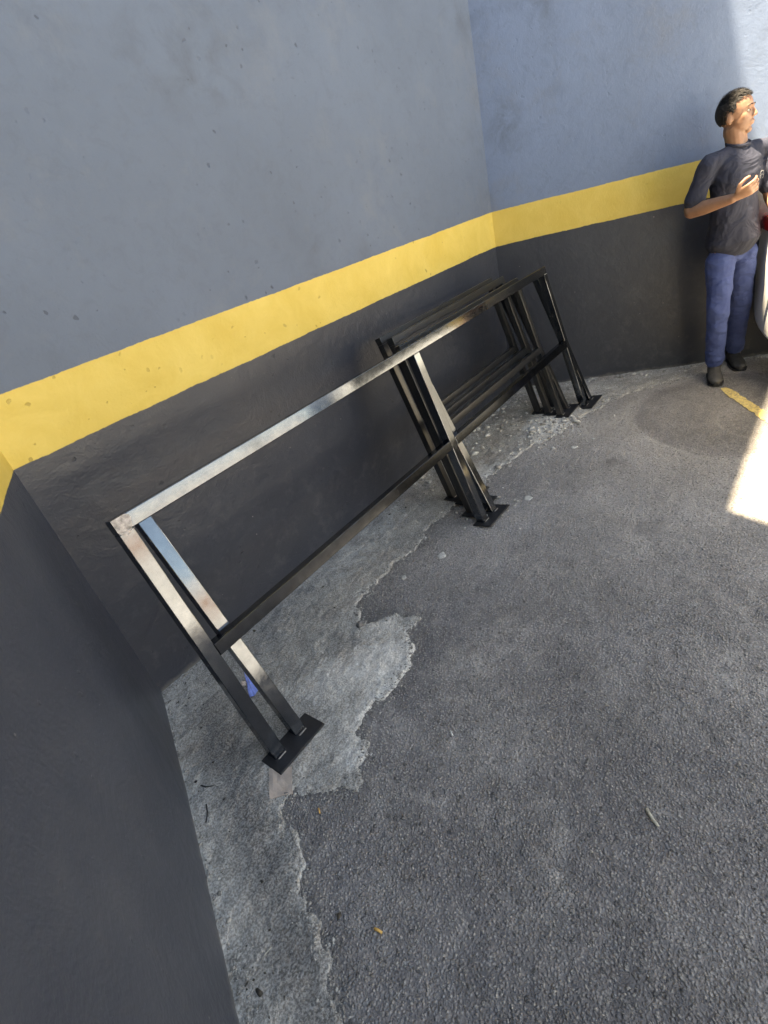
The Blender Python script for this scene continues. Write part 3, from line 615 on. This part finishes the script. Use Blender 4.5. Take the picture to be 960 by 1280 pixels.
# head, turned to the right of the picture
HF = (LAT*.93+TO*.28).normalized(); HF = (HF+UP*.03).normalized(); HS = UP.cross(HF).normalized(); HU = HF.cross(HS)   # HS = the man's left
HC = P3(.004, .0, 1.598)
def H(f, s, u): return HC+HF*f+HS*s+HU*u
blob(bm, H(-.010, 0, .024), .0935, .0765, .0885, HF, HS, HU, 3)
blob(bm, H(.022, 0, -.030), .066, .060, .078, HF, HS, HU, 3)
blob(bm, H(.030, 0, -.070), .050, .046, .036, HF, HS, HU, 3)
blob(bm, H(.066, 0, -.092), .020, .022, .018, HF, HS, HU)
tube(bm, [H(.064, -.036, .022), H(.076, -.012, .022), H(.076, .012, .022), H(.064, .036, .022)], [.012,.0125,.0125,.012], None, 10)
tube(bm, [H(.080, 0, .012), H(.092, 0, -.010), H(.100, 0, -.024)], [.0085,.0095,.0105], None, 12)
for s in (-1, 1):
    blob(bm, H(.091, s*.010, -.027), .010, .0085, .008, HF, HS, HU)
    blob(bm, H(.046, s*.034, -.020), .026, .024, .030, HF, HS, HU)
    blob(bm, H(-.012, s*.073, -.012), .017, .008, .030, (HF*.9-HS*s*.35).normalized(), (HS*s+HF*.3).normalized(), HU)
    blob(bm, H(-.008, s*.071, -.034), .009, .007, .012, HF, HS, HU)
tube(bm, [H(.080, -.020, -.054), H(.090, 0, -.052), H(.080, .020, -.054)], [.006,.0075,.006], None, 10)
tube(bm, [H(.078, -.018, -.064), H(.087, 0, -.064), H(.078, .018, -.064)], [.006,.008,.006], None, 10)
body = fused('body', bm, M_skin, person, .0038, 6)
M_eye = flat('eye_white', (.30,.27,.24), .35); M_iris = flat('iris', (.03,.015,.01), .2); M_lip = flat('lips', (.24,.10,.075), .5)
for s in (-1, 1):
    bm = bmesh.new(); blob(bm, H(.0690, s*.030, .002), .0105, .0115, .0075, HF, HS, HU, 2); e = bobj('eye', bm, M_eye, person, True)
    bm = bmesh.new(); blob(bm, H(.0785, s*.031, .002), .0024, .0052, .0052, HF, HS, HU, 2); bobj('iris', bm, M_iris, e, True)
    bm = bmesh.new(); tube(bm, [H(.072, s*.046, .024), H(.0835, s*.030, .031), H(.0885, s*.013, .029)], [.0024,.0036,.0026], None, 8); bobj('eyebrow', bm, M_hair, person, True)
# hair: a close scalp layer that stops at the hairline, then many short strands laid over it
tuft = random.Random(3)
def scalp(fdir, sdir, udir, k=1.0):
    n = (fdir*fdir+sdir*sdir+udir*udir)**.5; f, s, u = fdir/n, sdir/n, udir/n
    return Vector((-.010+f*.0935*k, s*.0765*k, .024+u*.0885*k)), (f, s, u)
def hairline(f, s_, u):
    """lowest u (local metres) that hair reaches at a given front-back place"""
    if f > .060: return .083
    if f > .022: return .055+(f-.022)*.70
    if f > .000: return .004+(f)*.9
    if f > -.030: return .020
    return -.040
bm = bmesh.new(); NU, NV = 60, 36; gv = {}
for i in range(NU):
    for j in range(NV+1):
        th, ph = 2*math.pi*i/NU, math.pi*(.02+.74*j/NV); p, _ = scalp(math.sin(ph)*math.cos(th), math.sin(ph)*math.sin(th), math.cos(ph), 1.045)
        back = max(0, -p.x)/.09; p.x *= 1+.02*back
        gv[i, j] = (p, p.z >= hairline(p.x, p.y, p.z)+.004*math.sin(th*9+j))
vmap = {}
def gvert(i, j):
    if (i, j) not in vmap: vmap[i, j] = bm.verts.new(H(*gv[i, j][0]))
    return vmap[i, j]
for i in range(NU):
    for j in range(NV):
        q = [(i, j), ((i+1) % NU, j), ((i+1) % NU, j+1), (i, j+1)]
        if all(gv[k][1] for k in q): bm.faces.new([gvert(*k) for k in q])
hair_o = bobj('hair', bm, M_hair, person, True); so = hair_o.modifiers.new('thick', 'SOLIDIFY'); so.thickness = .008; so.offset = -1
bm = bmesh.new()
for i in range(2600):
    th, cz_ = tuft.uniform(0, 2*math.pi), tuft.uniform(-.55, 1); sn = math.sqrt(1-cz_*cz_)
    p, nrm = scalp(sn*math.cos(th), sn*math.sin(th), cz_, 1.045)
    if p.z < hairline(p.x, p.y, p.z)+.001: continue
    top = max(0, min(1, (p.z-.055)/.04)); L = .010+.022*top*tuft.uniform(.6, 1.2); N_ = Vector(nrm)
    flow = Vector((1.0, .15*math.copysign(1, p.y)*(1-top), .25)) if top > .1 else Vector((-.35, 0, -1))
    flow = (flow-N_*flow.dot(N_)).normalized(); flow = (flow+Vector((tuft.gauss(0, .22), tuft.gauss(0, .22), tuft.gauss(0, .12)))).normalized()
    lift = .10+.38*top; d1 = (flow+N_*lift).normalized(); d2 = (flow+N_*(lift*.2)).normalized(); w_ = N_.cross(flow).normalized()*.0016
    a_, b_, c_ = p, p+d1*L*.5, p+d1*L*.5+d2*L*.5
    vs = [bm.verts.new(H(*q)) for q in (a_-w_, a_+w_, b_+w_, b_-w_, c_)]
    bm.faces.new((vs[0], vs[1], vs[2], vs[3])); bm.faces.new((vs[3], vs[2], vs[4]))
me = bpy.data.meshes.new('hair_strands'); bm.to_mesh(me); bm.free(); me.materials.append(M_hair); tag(link(bpy.data.objects.new('hair_strands', me), hair_o), kind='stuff')
# t-shirt
bm = bmesh.new()
tube(bm, [ctr(.915,.042), ctr(1.02,.038), ctr(1.15,.033), ctr(1.28,.03), ctr(1.36,.03), ctr(1.41,.03,-.005)], [(.168,.134),(.150,.116),(.138,.102),(.158,.110),(.152,.096),(.098,.070)], RGT, 24)
tube(bm, [P3(.028,0,1.405), shR+UP*.008], [(.05,.05), (.055,.055)]); tube(bm, [P3(.028,0,1.405), shL+UP*.008], [(.05,.05), (.055,.055)])
for s_, e_ in ((shR, elR), (shL, elL)): tube(bm, [s_, s_.lerp(e_, .45), s_.lerp(e_, .80)], [.058,.056,.058])
shirt = fused('t_shirt', bm, M_shirt, person, .006, 5, (.012, .08))
bm = bmesh.new(); N = 28; rr = []
for i in range(N):
    a = 2*math.pi*i/N; c = P3(.026, 0, 1.452)+RGT*math.cos(a)*.062+FWD*math.sin(a)*.064; c.z += -.018*math.sin(a); rr.append(c)
vs = []
for i in range(N):
    t = (rr[(i+1)%N]-rr[i-1]).normalized(); s = UP.cross(t).normalized()
    vs.append([bm.verts.new(rr[i]+s*math.cos(b_)*.006+UP*math.sin(b_)*.009) for b_ in [k*math.pi/3 for k in range(6)]])
for i in range(N):
    for k in range(6): bm.faces.new((vs[i][k], vs[(i+1)%N][k], vs[(i+1)%N][(k+1)%6], vs[i][(k+1)%6]))
bobj('collar', bm, M_shirt, shirt, True)
# small pale emblem on the chest: a short monogram-like curl
M_mark = flat('pale_print', (.22,.22,.22), .7); bm = bmesh.new(); cpos = P3(.03,0,1.262)+FWD*.112-RGT*.075
for arc, (ox, oz, r) in enumerate(((0,.008,.011), (0,-.010,.011))):
    pts = [cpos-RGT*(ox+r*math.cos(a))+UP*(oz+r*math.sin(a)) for a in [math.radians(d_) for d_ in range(-60, 241, 30)]]
    tube(bm, [q+FWD*.002 for q in pts], [.0015]*len(pts), None, 6)
bobj('chest_emblem', bm, M_mark, shirt, True)
# trousers
bm = bmesh.new()
tube(bm, [ctr(.86,.044), ctr(.93,.042), ctr(.97,.042)], [(.130,.098),(.122,.092),(.110,.082)], RGT, 22)
for h_, k_, a_ in ((hipR, knR, anR), (hipL, knL, anL)):
    tube(bm, [h_-UP*.07, h_.lerp(k_, .5), k_, k_.lerp(a_, .45), a_+UP*.035], [.088,.079,.068,.062,.058])
fused('trousers', bm, M_trous, person, .006, 4, (.016, .07))
for nm, an, f_ in (('right', anR, TO*.95+LAT*.12), ('left', anL, LAT*.25+TO*.9)):
    f_ = f_.normalized(); s = UP.cross(f_); g0 = Vector((an.x, an.y, 0)); bm = bmesh.new()
    prof = [(-.075,.028,.055),(-.05,.038,.085),(0,.041,.095),(.05,.044,.078),(.10,.048,.060),(.145,.046,.050),(.175,.034,.040),(.19,.015,.03)]
    rings = []
    for d_, w_, h_ in prof:
        rings.append([g0+f_*d_+s*math.cos(a)*w_+UP*(max(.012, .012+h_*.5+h_*.5*math.sin(a))) for a in [2*math.pi*i/16 for i in range(16)]])
    loft(bm, rings); tube(bm, [g0+UP*.06, g0+UP*.12], [.042,.044]); sh = fused('boot', bm, M_shoe, person, .005, 3)
    bm = bmesh.new(); top = []
    outl = [(g0+f_*d_+s*w_*1.06) for d_, w_, _ in prof]+[(g0+f_*d_-s*w_*1.06) for d_, w_, _ in prof[::-1]]
    loft(bm, [[q+UP*.001 for q in outl], [q+UP*.018 for q in outl]]); bobj('sole', bm, M_plate, sh)

# ------------------------------------------------------------------ white car, only its rear corner enters the frame
def car_mat():
    b = NB('white_car_paint'); return b.out((.78,.78,.76), .3, None, 0, Coat_Weight=.6, Coat_Roughness=.05)
M_car = car_mat(); M_glass = flat('car_glass', (.02,.024,.026), .06, 0, .1); M_red = flat('red_lens', (.42,.015,.02), .15, 0, .2, 60, .2, Coat_Weight=.5)
M_tyre = flat('tyre', (.02,.02,.02), .8, 0, .2, 40, .3); M_rim = flat('rim', (.45,.45,.47), .3, .9); M_trim = flat('black_trim', (.02,.02,.02), .5)
CW, CL = 1.62, 3.9
corner = B+DC*1.75+nC*.10                                   # rear corner next to the wall
car = empty('parked_car', corner+nC*(CW/2)+DC*(CL/2)); fd = DC; sdv = nC
tag(car, 'white parked car with red tail light, showing beside the man at the right edge', 'car')
def C3(l, s, z): return fd*l+sdv*s+Vector((0,0,z))           # l: + forward (away), s: + out from the wall
def section(l, hw, zb, zbelt, zroof, rw):
    pts = [(-.84,zb),(-.93,zb+.14),(-.99,(zb+zbelt)/2),(-1.0,zbelt-.10),(-.965,zbelt)]
    r = [(-rw, zbelt+(zroof-zbelt)*.55+.0), (-rw*.93, zroof-.05), (-rw*.8, zroof-.01), (0, zroof)]
    left = [(s*hw, z) for s, z in pts]+[(s*hw, z) for s, z in r]; right = [(-s, z) for s, z in left[:-1][::-1]]
    return [C3(l, s, z) for s, z in left+right]
bm = bmesh.new(); secs = [(-1.99,.74,.30,.93,.98,.84),(-1.985,.78,.27,.97,1.03,.85),(-1.93,.81,.25,.99,1.10,.84),(-1.72,.815,.25,.97,1.24,.82),(-1.35,.81,.24,.96,1.44,.74),(-.6,.81,.24,.95,1.50,.72),(.2,.81,.24,.93,1.48,.72),(.75,.81,.24,.92,1.28,.76),(1.15,.80,.24,.90,.98,.85),(1.65,.76,.26,.80,.84,.85),(1.90,.62,.36,.66,.70,.8)]
loft(bm, [section(*s) for s in secs]); cb = bobj('body_shell', bm, M_car, car, True)
sb = cb.modifiers.new('round', 'SUBSURF'); sb.levels = 2; sb.render_levels = 2
for s in (-1, 1):
    bm = bmesh.new(); pts = [(-1.42,.99),(-1.15,1.33),(-.5,1.40),(.2,1.37),(.72,1.02)]
    f1 = [C3(l, s*(.812-(z-.95)*.42), z) for l, z in pts]; f2 = [q-sdv*s*.03 for q in f1]; loft(bm, [f1, f2]); bobj('side_window', bm, M_glass, car)
    bm = bmesh.new(); rings = []
    for l, w0, w1, z0, z1 in ((-1.995,.52,.74,.925,1.0),(-1.965,.52,.785,.92,1.01),(-1.88,.56,.81,.92,1.01),(-1.76,.60,.81,.93,1.0)):
        rings.append([C3(l, s*w0, z0), C3(l, s*w1, z0+.01), C3(l, s*w1, (z0+z1)/2), C3(l, s*(w1-.02), z1), C3(l, s*w0, z1)])
    loft(bm, rings); bobj('tail_light', bm, M_red, car, True)
    for l in (-1.25, 1.25):
        bm = bmesh.new(); c = C3(l, s*.70, .29)
        prof = [(.20,-.085),(.27,-.09),(.29,-.06),(.29,.06),(.27,.09),(.20,.085)]
        rg = [[c+sdv*s*o_+(fd*math.cos(a)+UP*math.sin(a))*r_ for a in [2*math.pi*i/28 for i in range(28)]] for r_, o_ in prof]
        loft(bm, rg, False); wh = bobj('wheel', bm, M_tyre, car, True)
        bm = bmesh.new(); loft(bm, [[c+sdv*s*o_+(fd*math.cos(a)+UP*math.sin(a))*r_ for a in [2*math.pi*i/28 for i in range(28)]] for r_, o_ in ((.20,-.03),(.20,.07),(.17,.05),(.05,.065))]); bobj('rim', bm, M_rim, wh, True)
bm = bmesh.new(); rings = []
for z, k in ((.30,.97),(.36,1.0),(.50,1.0),(.56,.97)):
    rings.append([C3(-1.94+.12*(abs(s)**6)-(k-.97)*.3, s*.75*k, z) for s in [i/8-1 for i in range(17)]]+[C3(-1.80, s*.72, z) for s in [1-i/8 for i in range(17)]])
loft(bm, rings); bobj('rear_bumper', bm, M_car, car, True)
bm = bmesh.new(); add_box(bm, C3(-1.86,-.58,1.06), C3(.16,.05,.30), C3(0,1.16,0)-C3(0,0,0)-C3(0,.05,0)*0, C3(.01,0,-.02)); bobj('rear_window', bm, M_glass, car)
